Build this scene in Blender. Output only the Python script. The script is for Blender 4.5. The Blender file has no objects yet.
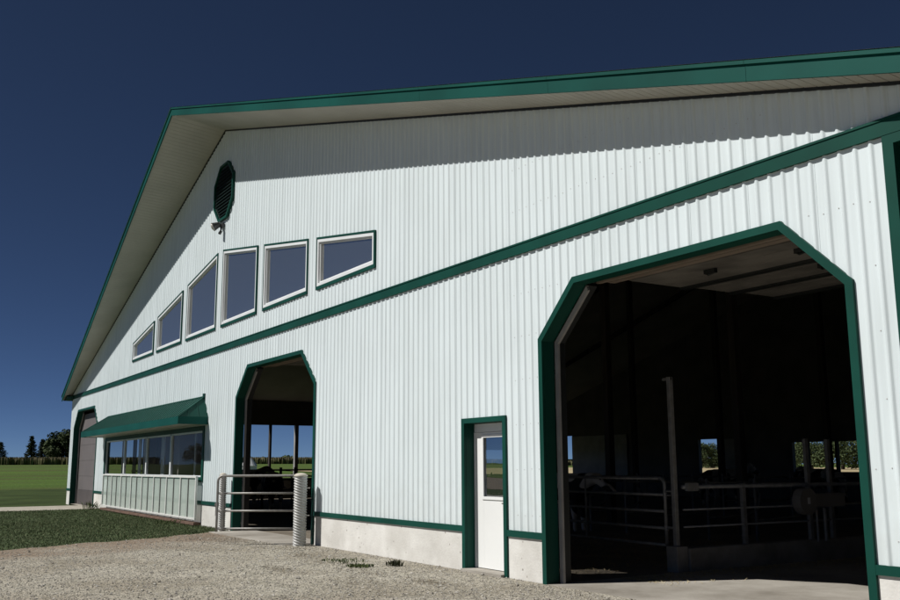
import bpy, bmesh, math, random
from mathutils import Matrix, Vector, noise
random.seed(7)
S = bpy.context.scene
C = S.collection
R = math.radians

# ------------------------------------------------------------------ helpers
class MB:
    """collects faces for ONE mesh object"""
    def __init__(s): s.v = []; s.f = []; s.m = []; s.sm = False
    def quad(s, *p, m=0):
        n = len(s.v); s.v += [tuple(q) for q in p]; s.f.append(tuple(range(n, n+len(p)))); s.m.append(m); return s
    def box(s, x0, x1, y0, y1, z0, z1, m=0):
        n = len(s.v)
        s.v += [(x, y, z) for z in (z0, z1) for y in (y0, y1) for x in (x0, x1)]
        for f in ((0,2,3,1),(4,5,7,6),(0,1,5,4),(2,6,7,3),(0,4,6,2),(1,3,7,5)):
            s.f.append(tuple(n+i for i in f)); s.m.append(m)
        return s
    def prism(s, poly, y0, y1, m=0):            # polygon in (x,z), extruded in y
        n = len(s.v); k = len(poly)
        s.v += [(x, y0, z) for x, z in poly] + [(x, y1, z) for x, z in poly]
        s.f.append(tuple(range(n, n+k))); s.m.append(m)
        s.f.append(tuple(range(n+2*k-1, n+k-1, -1))); s.m.append(m)
        for i in range(k):
            j = (i+1) % k; s.f.append((n+i, n+k+i, n+k+j, n+j)); s.m.append(m)
        return s
    def ring(s, o, i_, y0, y1, m=0, skip=()):   # frame between two polygons in (x,z)
        n = len(s.v); k = len(o)
        s.v += [(x, y0, z) for x, z in o]+[(x, y0, z) for x, z in i_]+[(x, y1, z) for x, z in o]+[(x, y1, z) for x, z in i_]
        for a in range(k):
            if a in skip: continue
            b = (a+1) % k
            for f in ((a,b,k+b,k+a),(2*k+a,3*k+a,3*k+b,2*k+b),(a,2*k+a,2*k+b,b),(k+a,k+b,3*k+b,3*k+a)):
                s.f.append(tuple(n+q for q in f)); s.m.append(m)
        return s
    def tube(s, pts, r, seg=10, m=0, cap=True, r1=None):
        pts = [Vector(p) for p in pts]; n0 = len(s.v); K = len(pts)
        up = None
        for i, p in enumerate(pts):
            d = (pts[min(i+1, K-1)]-pts[max(i-1, 0)]).normalized()
            if up is None: up = d.orthogonal().normalized()
            up = (up - d*up.dot(d)).normalized(); w = d.cross(up)
            rr = r if r1 is None else r+(r1-r)*i/(K-1)
            for a in range(seg):
                t = 2*math.pi*a/seg; s.v.append(tuple(p+up*math.cos(t)*rr+w*math.sin(t)*rr))
        for i in range(K-1):
            for a in range(seg):
                b = (a+1) % seg
                s.f.append((n0+i*seg+a, n0+i*seg+b, n0+(i+1)*seg+b, n0+(i+1)*seg+a)); s.m.append(m)
        if cap:
            s.f.append(tuple(n0+a for a in range(seg-1, -1, -1))); s.m.append(m)
            s.f.append(tuple(n0+(K-1)*seg+a for a in range(seg))); s.m.append(m)
        return s
    def build(s, name, mats, parent=None, smooth=False, bevel=0, loc=None):
        used = sorted({i for f in s.f for i in f})
        if len(used) < len(s.v):
            mp_ = {a: b for b, a in enumerate(used)}; s.v = [s.v[i] for i in used]; s.f = [tuple(mp_[i] for i in f) for f in s.f]
        me = bpy.data.meshes.new(name); me.from_pydata(s.v, [], s.f)
        if not isinstance(mats, (list, tuple)): mats = [mats]
        for m in mats: me.materials.append(m)
        me.polygons.foreach_set('material_index', s.m)
        if smooth: me.polygons.foreach_set('use_smooth', [True]*len(s.f))
        me.update()
        o = bpy.data.objects.new(name, me); C.objects.link(o)
        if loc is not None: o.location = loc
        if parent: o.parent = parent
        if bevel:
            b = o.modifiers.new('bevel', 'BEVEL'); b.width = bevel; b.segments = 2; b.limit_method = 'ANGLE'
        return o

def tag(o, label=None, cat=None, group=None, kind=None):
    if label: o['label'] = label
    if cat: o['category'] = cat
    if group: o['group'] = group
    if kind: o['kind'] = kind
    return o
def thing(name, label, cat, loc=(0,0,0), rz=0, group=None):
    o = bpy.data.objects.new(name, None); C.objects.link(o); o.location = loc; o.rotation_euler = (0,0,rz)
    o.empty_display_size = .2
    return tag(o, label, cat, group)
def copy_tree(o, parent=None):
    c = o.copy(); C.objects.link(c)
    if parent: c.parent = parent
    for ch in list(o.children): copy_tree(ch, c)
    return c
def inset(poly, d, dy=None):
    """inset of a convex polygon in (x,z)"""
    k = len(poly); area = sum(poly[i][0]*poly[(i+1)%k][1]-poly[(i+1)%k][0]*poly[i][1] for i in range(k))
    sg = 1 if area > 0 else -1; L = []
    for i in range(k):
        (x0, z0), (x1, z1) = poly[i], poly[(i+1)%k]; dx, dz = x1-x0, z1-z0; l = math.hypot(dx, dz)
        nx, nz = -dz/l*sg, dx/l*sg
        dd = d[i] if isinstance(d, (list, tuple)) else d
        L.append((x0+nx*dd, z0+nz*dd, dx, dz))
    out = []
    for i in range(k):
        ax, az, adx, adz = L[i-1]; bx, bz, bdx, bdz = L[i]
        den = adx*bdz-adz*bdx; t = ((bx-ax)*bdz-(bz-az)*bdx)/den
        out.append((ax+adx*t, az+adz*t))
    return out

# ------------------------------------------------------------------ materials
def nodes(name):
    m = bpy.data.materials.new(name); m.use_nodes = True; nt = m.node_tree
    return m, nt, nt.nodes, nt.links, nt.nodes['Principled BSDF']
def mat(name, col, rough=.6, var=.12, scale=3., metal=0., bump=0., bscale=40., col2=None, detail=6, spec=.5, stretch=None, contrast=(.35,.65)):
    m, nt, N, L, P = nodes(name)
    tc = N.new('ShaderNodeTexCoord'); mp = N.new('ShaderNodeMapping'); L.new(tc.outputs['Object'], mp.inputs[0])
    if stretch: mp.inputs['Scale'].default_value = stretch
    n = N.new('ShaderNodeTexNoise'); n.inputs['Scale'].default_value = scale; n.inputs['Detail'].default_value = detail
    L.new(mp.outputs[0], n.inputs['Vector'])
    cr = N.new('ShaderNodeValToRGB'); L.new(n.outputs[0], cr.inputs[0])
    c2 = col2 or tuple(c*(1-var*2) for c in col)
    cr.color_ramp.elements[0].position = contrast[0]; cr.color_ramp.elements[1].position = contrast[1]
    cr.color_ramp.elements[0].color = (*c2, 1); cr.color_ramp.elements[1].color = (*col, 1)
    L.new(cr.outputs[0], P.inputs['Base Color'])
    P.inputs['Roughness'].default_value = rough; P.inputs['Metallic'].default_value = metal
    P.inputs['Specular IOR Level'].default_value = spec
    if bump:
        b = N.new('ShaderNodeTexNoise'); b.inputs['Scale'].default_value = bscale; b.inputs['Detail'].default_value = 5
        L.new(tc.outputs['Object'], b.inputs['Vector'])
        bp = N.new('ShaderNodeBump'); bp.inputs['Strength'].default_value = bump; bp.inputs['Distance'].default_value = .02
        L.new(b.outputs[0], bp.inputs['Height']); L.new(bp.outputs[0], P.inputs['Normal'])
    return m
def glass(name, through, tint, mirror, rough=.0, body=None):
    """pane: partly clear, partly mirror"""
    m, nt, N, L, P = nodes(name); out = N['Material Output']; N.remove(P)
    g = N.new('ShaderNodeBsdfGlossy'); g.inputs['Roughness'].default_value = rough; g.inputs['Color'].default_value = (*tint, 1)
    if body: t = N.new('ShaderNodeBsdfDiffuse'); t.inputs['Color'].default_value = (*body, 1)
    else: t = N.new('ShaderNodeBsdfTransparent'); t.inputs['Color'].default_value = (through,)*3+(1,)
    tc = N.new('ShaderNodeTexCoord'); n = N.new('ShaderNodeTexNoise'); n.inputs['Scale'].default_value = .9
    L.new(tc.outputs['Object'], n.inputs['Vector'])
    bp = N.new('ShaderNodeBump'); bp.inputs['Strength'].default_value = .12; bp.inputs['Distance'].default_value = .02
    L.new(n.outputs[0], bp.inputs['Height']); L.new(bp.outputs[0], g.inputs['Normal'])
    x = N.new('ShaderNodeMixShader'); x.inputs[0].default_value = mirror
    L.new(t.outputs[0], x.inputs[1]); L.new(g.outputs[0], x.inputs[2]); L.new(x.outputs[0], out.inputs[0])
    return m

def steel_white():
    m, nt, N, L, P = nodes('white_steel')
    tc = N.new('ShaderNodeTexCoord')
    # dust low on the panels and faint vertical streaks
    mp = N.new('ShaderNodeMapping'); mp.inputs['Scale'].default_value = (6, 1, .25); L.new(tc.outputs['Object'], mp.inputs[0])
    n1 = N.new('ShaderNodeTexNoise'); n1.inputs['Scale'].default_value = 2.2; n1.inputs['Detail'].default_value = 6; L.new(mp.outputs[0], n1.inputs['Vector'])
    n2 = N.new('ShaderNodeTexNoise'); n2.inputs['Scale'].default_value = .5; n2.inputs['Detail'].default_value = 4; L.new(tc.outputs['Object'], n2.inputs['Vector'])
    r1 = N.new('ShaderNodeValToRGB'); L.new(n1.outputs[0], r1.inputs[0])
    r1.color_ramp.elements[0].position = .25; r1.color_ramp.elements[1].position = .6
    r1.color_ramp.elements[0].color = (.62,.685,.70,1); r1.color_ramp.elements[1].color = (.695,.77,.785,1)
    r2 = N.new('ShaderNodeValToRGB'); L.new(n2.outputs[0], r2.inputs[0])
    r2.color_ramp.elements[0].position = .3; r2.color_ramp.elements[1].position = .7
    r2.color_ramp.elements[0].color = (.94,.94,.93,1); r2.color_ramp.elements[1].color = (1,1,1,1)
    mx = N.new('ShaderNodeMix'); mx.data_type = 'RGBA'; mx.blend_type = 'MULTIPLY'; mx.inputs[0].default_value = 1
    L.new(r1.outputs[0], mx.inputs[6]); L.new(r2.outputs[0], mx.inputs[7])
    # mud splashed up from the yard: ragged, only on the lowest metre
    sx = N.new('ShaderNodeSeparateXYZ'); L.new(tc.outputs['Object'], sx.inputs[0])
    n3 = N.new('ShaderNodeTexNoise'); n3.inputs['Scale'].default_value = 5; n3.inputs['Detail'].default_value = 9; L.new(tc.outputs['Object'], n3.inputs['Vector'])
    ad = N.new('ShaderNodeMath'); ad.operation = 'MULTIPLY_ADD'; L.new(n3.outputs[0], ad.inputs[0]); ad.inputs[1].default_value = -1.6; L.new(sx.outputs['Z'], ad.inputs[2])
    mr = N.new('ShaderNodeMapRange'); L.new(ad.outputs[0], mr.inputs[0]); mr.inputs[1].default_value = -.35; mr.inputs[2].default_value = .55; mr.inputs[3].default_value = .16; mr.inputs[4].default_value = 0
    md = N.new('ShaderNodeMix'); md.data_type = 'RGBA'; L.new(mr.outputs[0], md.inputs[0]); L.new(mx.outputs[2], md.inputs[6]); md.inputs[7].default_value = (.42,.39,.33,1)
    L.new(md.outputs[2], P.inputs['Base Color']); P.inputs['Roughness'].default_value = .42
    P.inputs['Specular IOR Level'].default_value = .4
    bn = N.new('ShaderNodeTexNoise'); bn.inputs['Scale'].default_value = 1.6; L.new(tc.outputs['Object'], bn.inputs['Vector'])
    bp = N.new('ShaderNodeBump'); bp.inputs['Strength'].default_value = .12; bp.inputs['Distance'].default_value = .02
    L.new(bn.outputs[0], bp.inputs['Height']); L.new(bp.outputs[0], P.inputs['Normal'])
    return m

def ramp(N, L, src, stops):
    r = N.new('ShaderNodeValToRGB'); L.new(src, r.inputs[0]); e = r.color_ramp.elements
    e[0].position, e[0].color = stops[0][0], (*stops[0][1], 1); e[1].position, e[1].color = stops[1][0], (*stops[1][1], 1)
    for p, c in stops[2:]:
        q = e.new(p); q.color = (*c, 1)
    return r
def gravel_mat():
    m, nt, N, L, P = nodes('gravel')
    tc = N.new('ShaderNodeTexCoord')
    vo = N.new('ShaderNodeTexVoronoi'); vo.inputs['Scale'].default_value = 38; L.new(tc.outputs['Object'], vo.inputs['Vector'])
    r = ramp(N, L, vo.outputs['Color'], [(0, (.25,.23,.20)), (1, (.50,.475,.42)), (.45, (.345,.325,.28))])
    vb = N.new('ShaderNodeTexVoronoi'); vb.inputs['Scale'].default_value = 9; L.new(tc.outputs['Object'], vb.inputs['Vector'])
    rb = ramp(N, L, vb.outputs['Color'], [(0, (.75,.74,.7)), (1, (1.1,1.08,1.05))])
    n = N.new('ShaderNodeTexNoise'); n.inputs['Scale'].default_value = .55; n.inputs['Detail'].default_value = 6; L.new(tc.outputs['Object'], n.inputs['Vector'])
    rn = ramp(N, L, n.outputs[0], [(.35, (.80,.77,.72)), (.6, (1.05,1.05,1.03))])
    def mul(a, b):
        x = N.new('ShaderNodeMix'); x.data_type = 'RGBA'; x.blend_type = 'MULTIPLY'; x.inputs[0].default_value = 1
        L.new(a, x.inputs[6]); L.new(b, x.inputs[7]); return x.outputs[2]
    col = mul(mul(r.outputs[0], rb.outputs[0]), rn.outputs[0])
    # brown earth worn through along the lawn edge and in front of the middle door
    sx = N.new('ShaderNodeSeparateXYZ'); L.new(tc.outputs['Object'], sx.inputs[0])
    ma = N.new('ShaderNodeMath'); ma.operation = 'MULTIPLY_ADD'; L.new(sx.outputs['Y'], ma.inputs[0]); ma.inputs[1].default_value = .42; L.new(sx.outputs['X'], ma.inputs[2])
    nz = N.new('ShaderNodeTexNoise'); nz.inputs['Scale'].default_value = .8; nz.inputs['Detail'].default_value = 7; L.new(tc.outputs['Object'], nz.inputs['Vector'])
    mb = N.new('ShaderNodeMath'); mb.operation = 'MULTIPLY_ADD'; L.new(nz.outputs[0], mb.inputs[0]); mb.inputs[1].default_value = 5.5; L.new(ma.outputs[0], mb.inputs[2])
    # value: x+.42y+5.5*noise ; edge of lawn is about 1.6 (+2.75)
    rr = ramp(N, L, mb.outputs[0], [(0, (0,0,0)), (1, (0,0,0))])
    mr = N.new('ShaderNodeMapRange'); L.new(mb.outputs[0], mr.inputs[0]); mr.inputs[1].default_value = 5.4; mr.inputs[2].default_value = 8.0; mr.inputs[3].default_value = .9; mr.inputs[4].default_value = 0
    N.remove(rr)
    mx = N.new('ShaderNodeMix'); mx.data_type = 'RGBA'; L.new(mr.outputs[0], mx.inputs[0]); L.new(col, mx.inputs[6])
    dr = N.new('ShaderNodeTexNoise'); dr.inputs['Scale'].default_value = 12; dr.inputs['Detail'].default_value = 6; L.new(tc.outputs['Object'], dr.inputs['Vector'])
    dd = ramp(N, L, dr.outputs[0], [(.3, (.15,.11,.078)), (.7, (.29,.225,.165))]); L.new(dd.outputs[0], mx.inputs[7])
    L.new(mx.outputs[2], P.inputs['Base Color']); P.inputs['Roughness'].default_value = .9; P.inputs['Specular IOR Level'].default_value = .2
    bp = N.new('ShaderNodeBump'); bp.inputs['Strength'].default_value = .9; bp.inputs['Distance'].default_value = .02
    L.new(vo.outputs['Distance'], bp.inputs['Height']); bp.invert = True
    b2 = N.new('ShaderNodeBump'); b2.inputs['Strength'].default_value = .6; b2.inputs['Distance'].default_value = .04
    L.new(vb.outputs['Distance'], b2.inputs['Height']); L.new(bp.outputs[0], b2.inputs['Normal']); L.new(b2.outputs[0], P.inputs['Normal'])
    return m
def random_mat(name, stops, rough=.85):
    """per-piece colour for loose stones, blades and leaves (one value per mesh island)"""
    m, nt, N, L, P = nodes(name); g = N.new('ShaderNodeNewGeometry')
    r = ramp(N, L, g.outputs['Random Per Island'], stops)
    L.new(r.outputs[0], P.inputs['Base Color']); P.inputs['Roughness'].default_value = rough; P.inputs['Specular IOR Level'].default_value = .25
    return m
def concrete_mat(name, a, b, scale=1.2, spots=True):
    m, nt, N, L, P = nodes(name); tc = N.new('ShaderNodeTexCoord')
    n = N.new('ShaderNodeTexNoise'); n.inputs['Scale'].default_value = scale; n.inputs['Detail'].default_value = 9; n.inputs['Roughness'].default_value = .65; L.new(tc.outputs['Object'], n.inputs['Vector'])
    r = ramp(N, L, n.outputs[0], [(.32, a), (.66, b)])
    src = r.outputs[0]
    if spots:
        v = N.new('ShaderNodeTexVoronoi'); v.inputs['Scale'].default_value = 6.5; v.inputs['Randomness'].default_value = 1; L.new(tc.outputs['Object'], v.inputs['Vector'])
        q = ramp(N, L, v.outputs['Distance'], [(.06, (.30,.26,.23)), (.13, (1,1,1))])
        x = N.new('ShaderNodeMix'); x.data_type = 'RGBA'; x.blend_type = 'MULTIPLY'; x.inputs[0].default_value = .8
        L.new(src, x.inputs[6]); L.new(q.outputs[0], x.inputs[7]); src = x.outputs[2]
    L.new(src, P.inputs['Base Color']); P.inputs['Roughness'].default_value = .85; P.inputs['Specular IOR Level'].default_value = .25
    b_ = N.new('ShaderNodeTexNoise'); b_.inputs['Scale'].default_value = 30; b_.inputs['Detail'].default_value = 6; L.new(tc.outputs['Object'], b_.inputs['Vector'])
    bp = N.new('ShaderNodeBump'); bp.inputs['Strength'].default_value = .35; bp.inputs['Distance'].default_value = .01
    L.new(b_.outputs[0], bp.inputs['Height']); L.new(bp.outputs[0], P.inputs['Normal'])
    return m

WHITE = steel_white()
GREEN = mat('green_steel', (.0055,.060,.043), .5, .14, 1.1, bump=.08, bscale=3, spec=.16)
FASCIA = mat('green_fascia', (.005,.074,.059), .5, .14, .6, bump=.08, bscale=2, spec=.12)
CANOPYG = mat('green_canopy_steel', (.008,.066,.050), .5, .1, 2., spec=.2)
SOFFIT = mat('soffit_white', (.46,.44,.39), .6, .06, 1.)
DARKTRIM = mat('dark_trim', (.012,.014,.014), .5)
VINYL = mat('white_vinyl', (.72,.745,.75), .45, .04, 2)
DOORW = mat('white_door', (.80,.81,.79), .4, .02, 1)
FOUND = concrete_mat('foundation_concrete', (.52,.505,.465), (.71,.70,.66), 1.4)
FLOOR = concrete_mat('floor_concrete', (.20,.18,.15), (.40,.375,.33), .7, False)
CURB = concrete_mat('curb_concrete', (.17,.155,.13), (.30,.28,.25), 1.5, False)
DIRTYF = mat('barn_floor', (.19,.16,.12), .9, .2, 1.5, bump=.5)
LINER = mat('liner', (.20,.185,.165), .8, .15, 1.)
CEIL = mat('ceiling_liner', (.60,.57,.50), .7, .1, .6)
WOOD = mat('wood_post', (.06,.05,.04), .85, .2, 6, stretch=(1,1,.2))
BOARD = mat('pale_board', (.55,.54,.52), .8, .1, 2)
ODOOR = mat('overhead_door', (.20,.185,.165), .6, .25, 1.6)
BRACK = mat('tan_strip', (.24,.19,.15), .6)
GREYDOOR = mat('grey_door', (.135,.12,.118), .6, .05, 2)
GREYLOW = mat('grey_door_low', (.085,.072,.07), .6, .08, 2)
GALV = mat('galvanised', (.30,.29,.27), .5, .12, 14, metal=.35)
GALVD = mat('galvanised_dirty', (.24,.235,.225), .55, .15, 10, metal=.3)
TRACK = mat('track_steel', (.33,.32,.31), .5, .1, 4)
PLASTIC = mat('corrugated_pipe', (.42,.42,.40), .45, .12, 4)
PLASTICC = mat('pipe_cap', (.52,.48,.40), .6, .1, 6)
LAMPM = mat('lamp_grey', (.05,.05,.05), .4)
LENS = mat('lamp_lens', (.62,.60,.54), .2)
WPIPE = mat('white_pipe', (.74,.74,.70), .4, .08, 5)
SHEET = mat('clear_sheet_body', (.40,.47,.42), .3)
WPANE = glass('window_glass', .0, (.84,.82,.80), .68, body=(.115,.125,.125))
DPANE = glass('door_glass', .5, (.75,.80,.86), .42)
BPANE = glass('bay_glass', .7, (.68,.70,.70), .13)
SLAT = mat('vent_slat', (.004,.014,.012), .8, spec=.05)

# ------------------------------------------------------------------ dimensions
HW = 20.45                                  # half width of the gable wall
SL = .292; PK = 10.74                       # rake of the wall top
def wtop(x): return PK-SL*abs(x)
def over(x): return 1.53-(1.19 if x > 0 else 1.10)*abs(x)/20.45  # prow-shaped overhang
def fbot(x): return 10.87-(.2988 if x > 0 else .309)*abs(x)
def rtop(x): return fbot(x)+.225
DW, DH, DC, CZ = 4.914, 3.996, .773, 3.254
def doorpoly(x0, z0=0.): return [(x0,z0),(x0+DW,z0),(x0+DW,CZ),(x0+DW-DC,DH),(x0+DC,DH),(x0,CZ)]
D1, D2, D3 = -19.60, 1.632, 14.115
wins = [(-9.45,-6.68),(-6.26,-3.48),(-3.0,-.22),(.22,2.88),(3.32,6.0),(6.46,9.16)]
def winpoly(a, b):
    t = lambda x: 7.33-.157*abs(x)
    return [(a,5.175),(b,5.175),(b,t(b)),(a,t(a))]
BAY = [(-13.10,1.14),(-.84,1.14),(-.84,2.64),(-13.10,2.64)]
MAN = [(12.13,.0),(13.30,.0),(13.30,2.25),(12.13,2.25)]
REND = [(19.45,.60),(20.40,.60),(20.40,4.55),(19.45,4.55)]
def holes():
    H = []
    for d in (D1, D2, D3): H.append(inset([(x, z-.3 if z == 0 else z) for x, z in doorpoly(d)], .06))
    for a, b in wins: H.append(inset(winpoly(a, b), .05))
    H.append(inset(BAY, .05)); H.append(inset([(x, z-.3 if z == 0 else z) for x, z in MAN], .05)); H.append(inset(REND, .06))
    return H
HOLES = holes()
def span(poly, x):
    zs = []
    k = len(poly)
    for i in range(k):
        (x0,z0),(x1,z1) = poly[i], poly[(i+1)%k]
        if (x0-x)*(x1-x) < 0: zs.append(z0+(z1-z0)*(x-x0)/(x1-x0))
    return (min(zs), max(zs)) if len(zs) >= 2 else None
def wall_sheet(mb, prof, zb, ztop, holes_=HOLES):
    """prof: list of (x, y); vertical strips with the holes cut out"""
    xs = dict(prof)
    px = sorted(xs)
    import bisect
    def yat(x):
        i = min(max(bisect.bisect_right(px, x)-1, 0), len(px)-2)
        a, b = px[i], px[i+1]; return xs[a]+(xs[b]-xs[a])*(x-a)/(b-a)
    cuts = set(px)
    for h in holes_:
        for x, z in h:
            if px[0] < x < px[-1]: cuts.add(x)
    cuts.add(0.); cs = sorted(cuts)
    cs = [c for i, c in enumerate(cs) if i == 0 or c-cs[i-1] > 1e-5]
    for a, b in zip(cs, cs[1:]):
        ea, eb = a+1e-6, b-1e-6; ya, yb = yat(a), yat(b)
        hs = []
        for h in holes_:
            s0, s1 = span(h, ea), span(h, eb)
            if s0 and s1: hs.append((s0, s1))
        hs.sort(key=lambda q: q[0][0]+q[1][0])
        lo = (zb, zb)
        for s0, s1 in hs+[((ztop(a), 0), (ztop(b), 0))]:
            hi = (s0[0], s1[0])
            if hi[0] > lo[0]+1e-4 or hi[1] > lo[1]+1e-4:
                mb.quad((a,ya,lo[0]),(b,yb,lo[1]),(b,yb,hi[1]),(a,ya,hi[0]))
            lo = (s0[1], s1[1])

# ------------------------------------------------------------------ THE BARN
barn = thing('barn', 'long white ribbed steel barn with green trim, wide gable and three large chamfered doorways', 'barn', (0, 0, 0))
PITCH = .1682
prof = [(-HW, 0.)]
x = -HW+.03; i = 0
while x < HW-.12:
    prof += [(x, -.001), (x+.010, -.004), (x+.026, -.0155), (x+.034, -.0185), (x+.046, -.0185), (x+.054, -.0155), (x+.070, -.004), (x+.080, -.001)]
    if i % 5 == 2: prof += [(x+.086, -.004), (x+.088, -.0005)]
    # tiny stiffening bead between ribs
    x += PITCH; i += 1
prof.append((HW, 0.))
mb = MB(); wall_sheet(mb, prof, .60, lambda x: wtop(x)+.05)
mb.build('wall', WHITE, barn)
# screws in rows beside the ribs
mb = MB()
x = -HW+.03; i = 0
def inhole(x, z, m=.12):
    for h in HOLES:
        s0 = span(h, x)
        if (s0 and s0[0]-m < z < s0[1]+m): return True
        for dx in (-m, m):
            s1 = span(h, x+dx)
            if s1 and s1[0]-m < z < s1[1]+m: return True
    return False
while x < HW-.12:
    if x > 13.5:
        z = .87
        while z < wtop(x)-.2:
            xx = x-.02+random.uniform(-.006, .006); zz = z+random.uniform(-.012, .012)
            if not inhole(xx, z) and not 4.45 < z < 4.78: mb.box(xx-.0045, xx+.0045, -.006, .0, zz-.0045, zz+.0045)
            z += .62
    x += PITCH; i += 1
o = mb.build('screw', BOARD, barn); o['kind'] = 'stuff'
# inner liner of the gable wall
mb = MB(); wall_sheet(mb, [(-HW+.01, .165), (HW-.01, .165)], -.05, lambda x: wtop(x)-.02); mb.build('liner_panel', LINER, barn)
# concrete foundation, in the stretches between the doors
mb = MB()
def hstretch(z0, z1, y0, y1, gaps, mbx):
    cur = -HW
    for a, b in gaps+[(HW, HW)]:
        if a > cur: mbx.box(cur, a, y0, y1, z0, z1)
        cur = b
gaps = [(D1+.05, D1+DW-.05), (D2+.05, D2+DW-.05), (12.18, 13.25), (D3+.05, D3+DW-.05)]
cur = -HW
for a, b in gaps+[(HW, HW)]:
    mb = MB(); mb.box(cur, a, -.006, .155, -.35, .575); mb.build('foundation', FOUND, barn); cur = b
mb = MB()
g2 = [(D1+.003, D1+DW-.003), (D2+.003, D2+DW-.003), (12.133, 13.297), (D3+.003, D3+DW-.003)]
cur = -HW
for a, b in g2+[(HW, HW)]:
    mb = MB(); mb.box(cur, a, -.034, .02, .562, .650); mb.build('base_trim', GREEN, barn); cur = b
# long horizontal band and the vertical trim at the right end
mb = MB(); mb.box(-HW-.012, HW+.012, -.040, .0, 4.535, 4.69); mb.box(-HW-.012, HW+.012, -.050, -.038, 4.676, 4.70)
mb.build('trim_band', GREEN, barn)
mb = MB(); mb.ring(REND, inset(REND, .11), -.036, .0); mb.ring(inset(REND, .06), inset(REND, .112), .002, .155); mb.build('end_opening_trim', GREEN, barn)
mb = MB(); mb.box(19.5, 20.40, .20, .23, .60, 4.5); mb.build('end_opening_dark', DARKTRIM, barn)  # black sheet painted as the darkness inside the end opening
# rake moulding between wall and soffit
for s in (-1, 1):
    mb = MB()
    for k in range(24):
        a, b = s*HW*k/24, s*HW*(k+1)/24
        if s < 0: a, b = b, a
        mb.quad((a,-.035,wtop(a)-.03),(b,-.035,wtop(b)-.03),(b,-.035,wtop(b)+.02),(a,-.035,wtop(a)+.02))
        mb.quad((a,-.035,wtop(a)-.03),(a,0,wtop(a)-.03),(b,0,wtop(b)-.03),(b,-.035,wtop(b)-.03))
    mb.build('rake_moulding', DARKTRIM, barn)
# soffit: grooved boards running out from the wall
XE = HW+.30
for s in (-1, 1):
    mb = MB(); k = 0; x = 0.
    pts = []
    while x < XE:
        pts += [(x, 0.), (min(x+.138, XE), 0.), (min(x+.142, XE), .010), (min(x+.150, XE), .010)]; x += .153
    pts.append((XE, 0))
    for (a, ha), (b, hb) in zip(pts, pts[1:]):
        if b-a < 1e-6: continue
        A, B = s*a, s*b
        q = [(A, .02, wtop(A)+ha), (B, .02, wtop(B)+hb), (B, -over(B), fbot(B)+.03+hb), (A, -over(A), fbot(A)+.03+ha)]
        mb.quad(*(q if s > 0 else q[::-1]))
    mb.build('soffit', SOFFIT, barn)
# fascia: a face board and a drip edge above it, segments with joints
for s in (-1, 1):
    mb = MB(); cuts = [0]+[k*3.05 for k in range(1, 7)]+[XE]
    for a, b in zip(cuts, cuts[1:]):
        a2 = a+.004; 
        for (za, zb_, off, th) in ((0., .190, 0., .03), (.182, .228, .022, .05)):
            A, B = s*a2, s*b
            v = []
            for X in (A, B):
                y = -over(X)-off
                v += [(X, y, fbot(X)+za), (X, y+th, fbot(X)+za), (X, y+th, fbot(X)+zb_), (X, y, fbot(X)+zb_)]
            n = len(mb.v); mb.v += v
            for f in ((0,1,2,3),(7,6,5,4),(0,4,5,1),(1,5,6,2),(2,6,7,3),(3,7,4,0)): mb.f.append(tuple(n+q for q in f)); mb.m.append(0)
    mb.build('fascia', FASCIA, barn)
# lower ends of the overhang, and eave boards down the long sides
for s in (-1, 1):
    mb = MB(); z0 = fbot(XE)-.02
    ylo = -over(XE)-.01
    a, b = (s*(HW-.25), s*XE) if s > 0 else (s*XE, s*(HW-.25))
    mb.box(a, b, ylo+.035, -.03, z0-.16, z0+.02)
    a, b = (s*XE, s*(XE+.03)) if s > 0 else (s*(XE+.03), s*XE)
    mb.box(a, b, ylo, 27.6, z0-.16, rtop(XE)+.0)
    mb.build('eave_board', mat('green_eave', (.006,.06,.045), .5), barn)
# roof slabs
ROOFM = mat('roof_steel', (.30,.32,.31), .45, .06, 1.)
for s in (-1, 1):
    mb = MB(); K = 12
    for k in range(K):
        a, b = s*XE*k/K, s*XE*(k+1)/K
        for zf, y0 in ((lambda X: rtop(X)+.006, None), ):
            q = [(a,-over(a)-.03,zf(a)),(b,-over(b)-.03,zf(b)),(b,27.6,zf(b)),(a,27.6,zf(a))]
            mb.quad(*(q if s > 0 else q[::-1]))
    mb.build('roof', ROOFM, barn)
    mb = MB()
    q = [(0,.165,PK-.05),(s*HW,.165,wtop(HW)-.05),(s*HW,27,wtop(HW)-.05),(0,27,PK-.05)]
    mb.quad(*(q[::-1] if s > 0 else q)); mb.build('ceiling', CEIL, barn)
# side and rear walls with their openings
def slab_with_holes(mbx, fn, u0, u1, z0, zt, hs):
    """hs: (ua, ub, za, zb); fn(u0,u1,z0,z1) adds a box"""
    us = sorted({u0, u1, *[h[0] for h in hs], *[h[1] for h in hs]})
    for a, b in zip(us, us[1:]):
        m = (a+b)/2; lo = z0
        for h in sorted([h for h in hs if h[0] < m < h[1]], key=lambda h: h[2]):
            fn(a, b, lo, h[2]); lo = h[3]
        fn(a, b, lo, zt)
mb = MB()
slab_with_holes(mb, lambda a, b, c, d: mb.box(-HW, -HW+.22, a, b, c, d), .17, 27.2, -.3, 4.74, [(1.6, 12.4, .98, 3.57), (14.5, 25.5, .98, 2.4)])
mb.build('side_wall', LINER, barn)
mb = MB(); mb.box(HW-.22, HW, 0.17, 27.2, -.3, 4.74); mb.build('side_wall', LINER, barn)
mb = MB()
slab_with_holes(mb, lambda a, b, c, d: mb.box(a, b, 27.0, 27.2, c, d), -HW+.23, HW-.23, -.3, 4.55, [(-19.4,-18.6,1.05,3.2),(-8.87,-7.50,1.12,2.74),(-3.35,3.2,1.20,2.47)])
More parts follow.
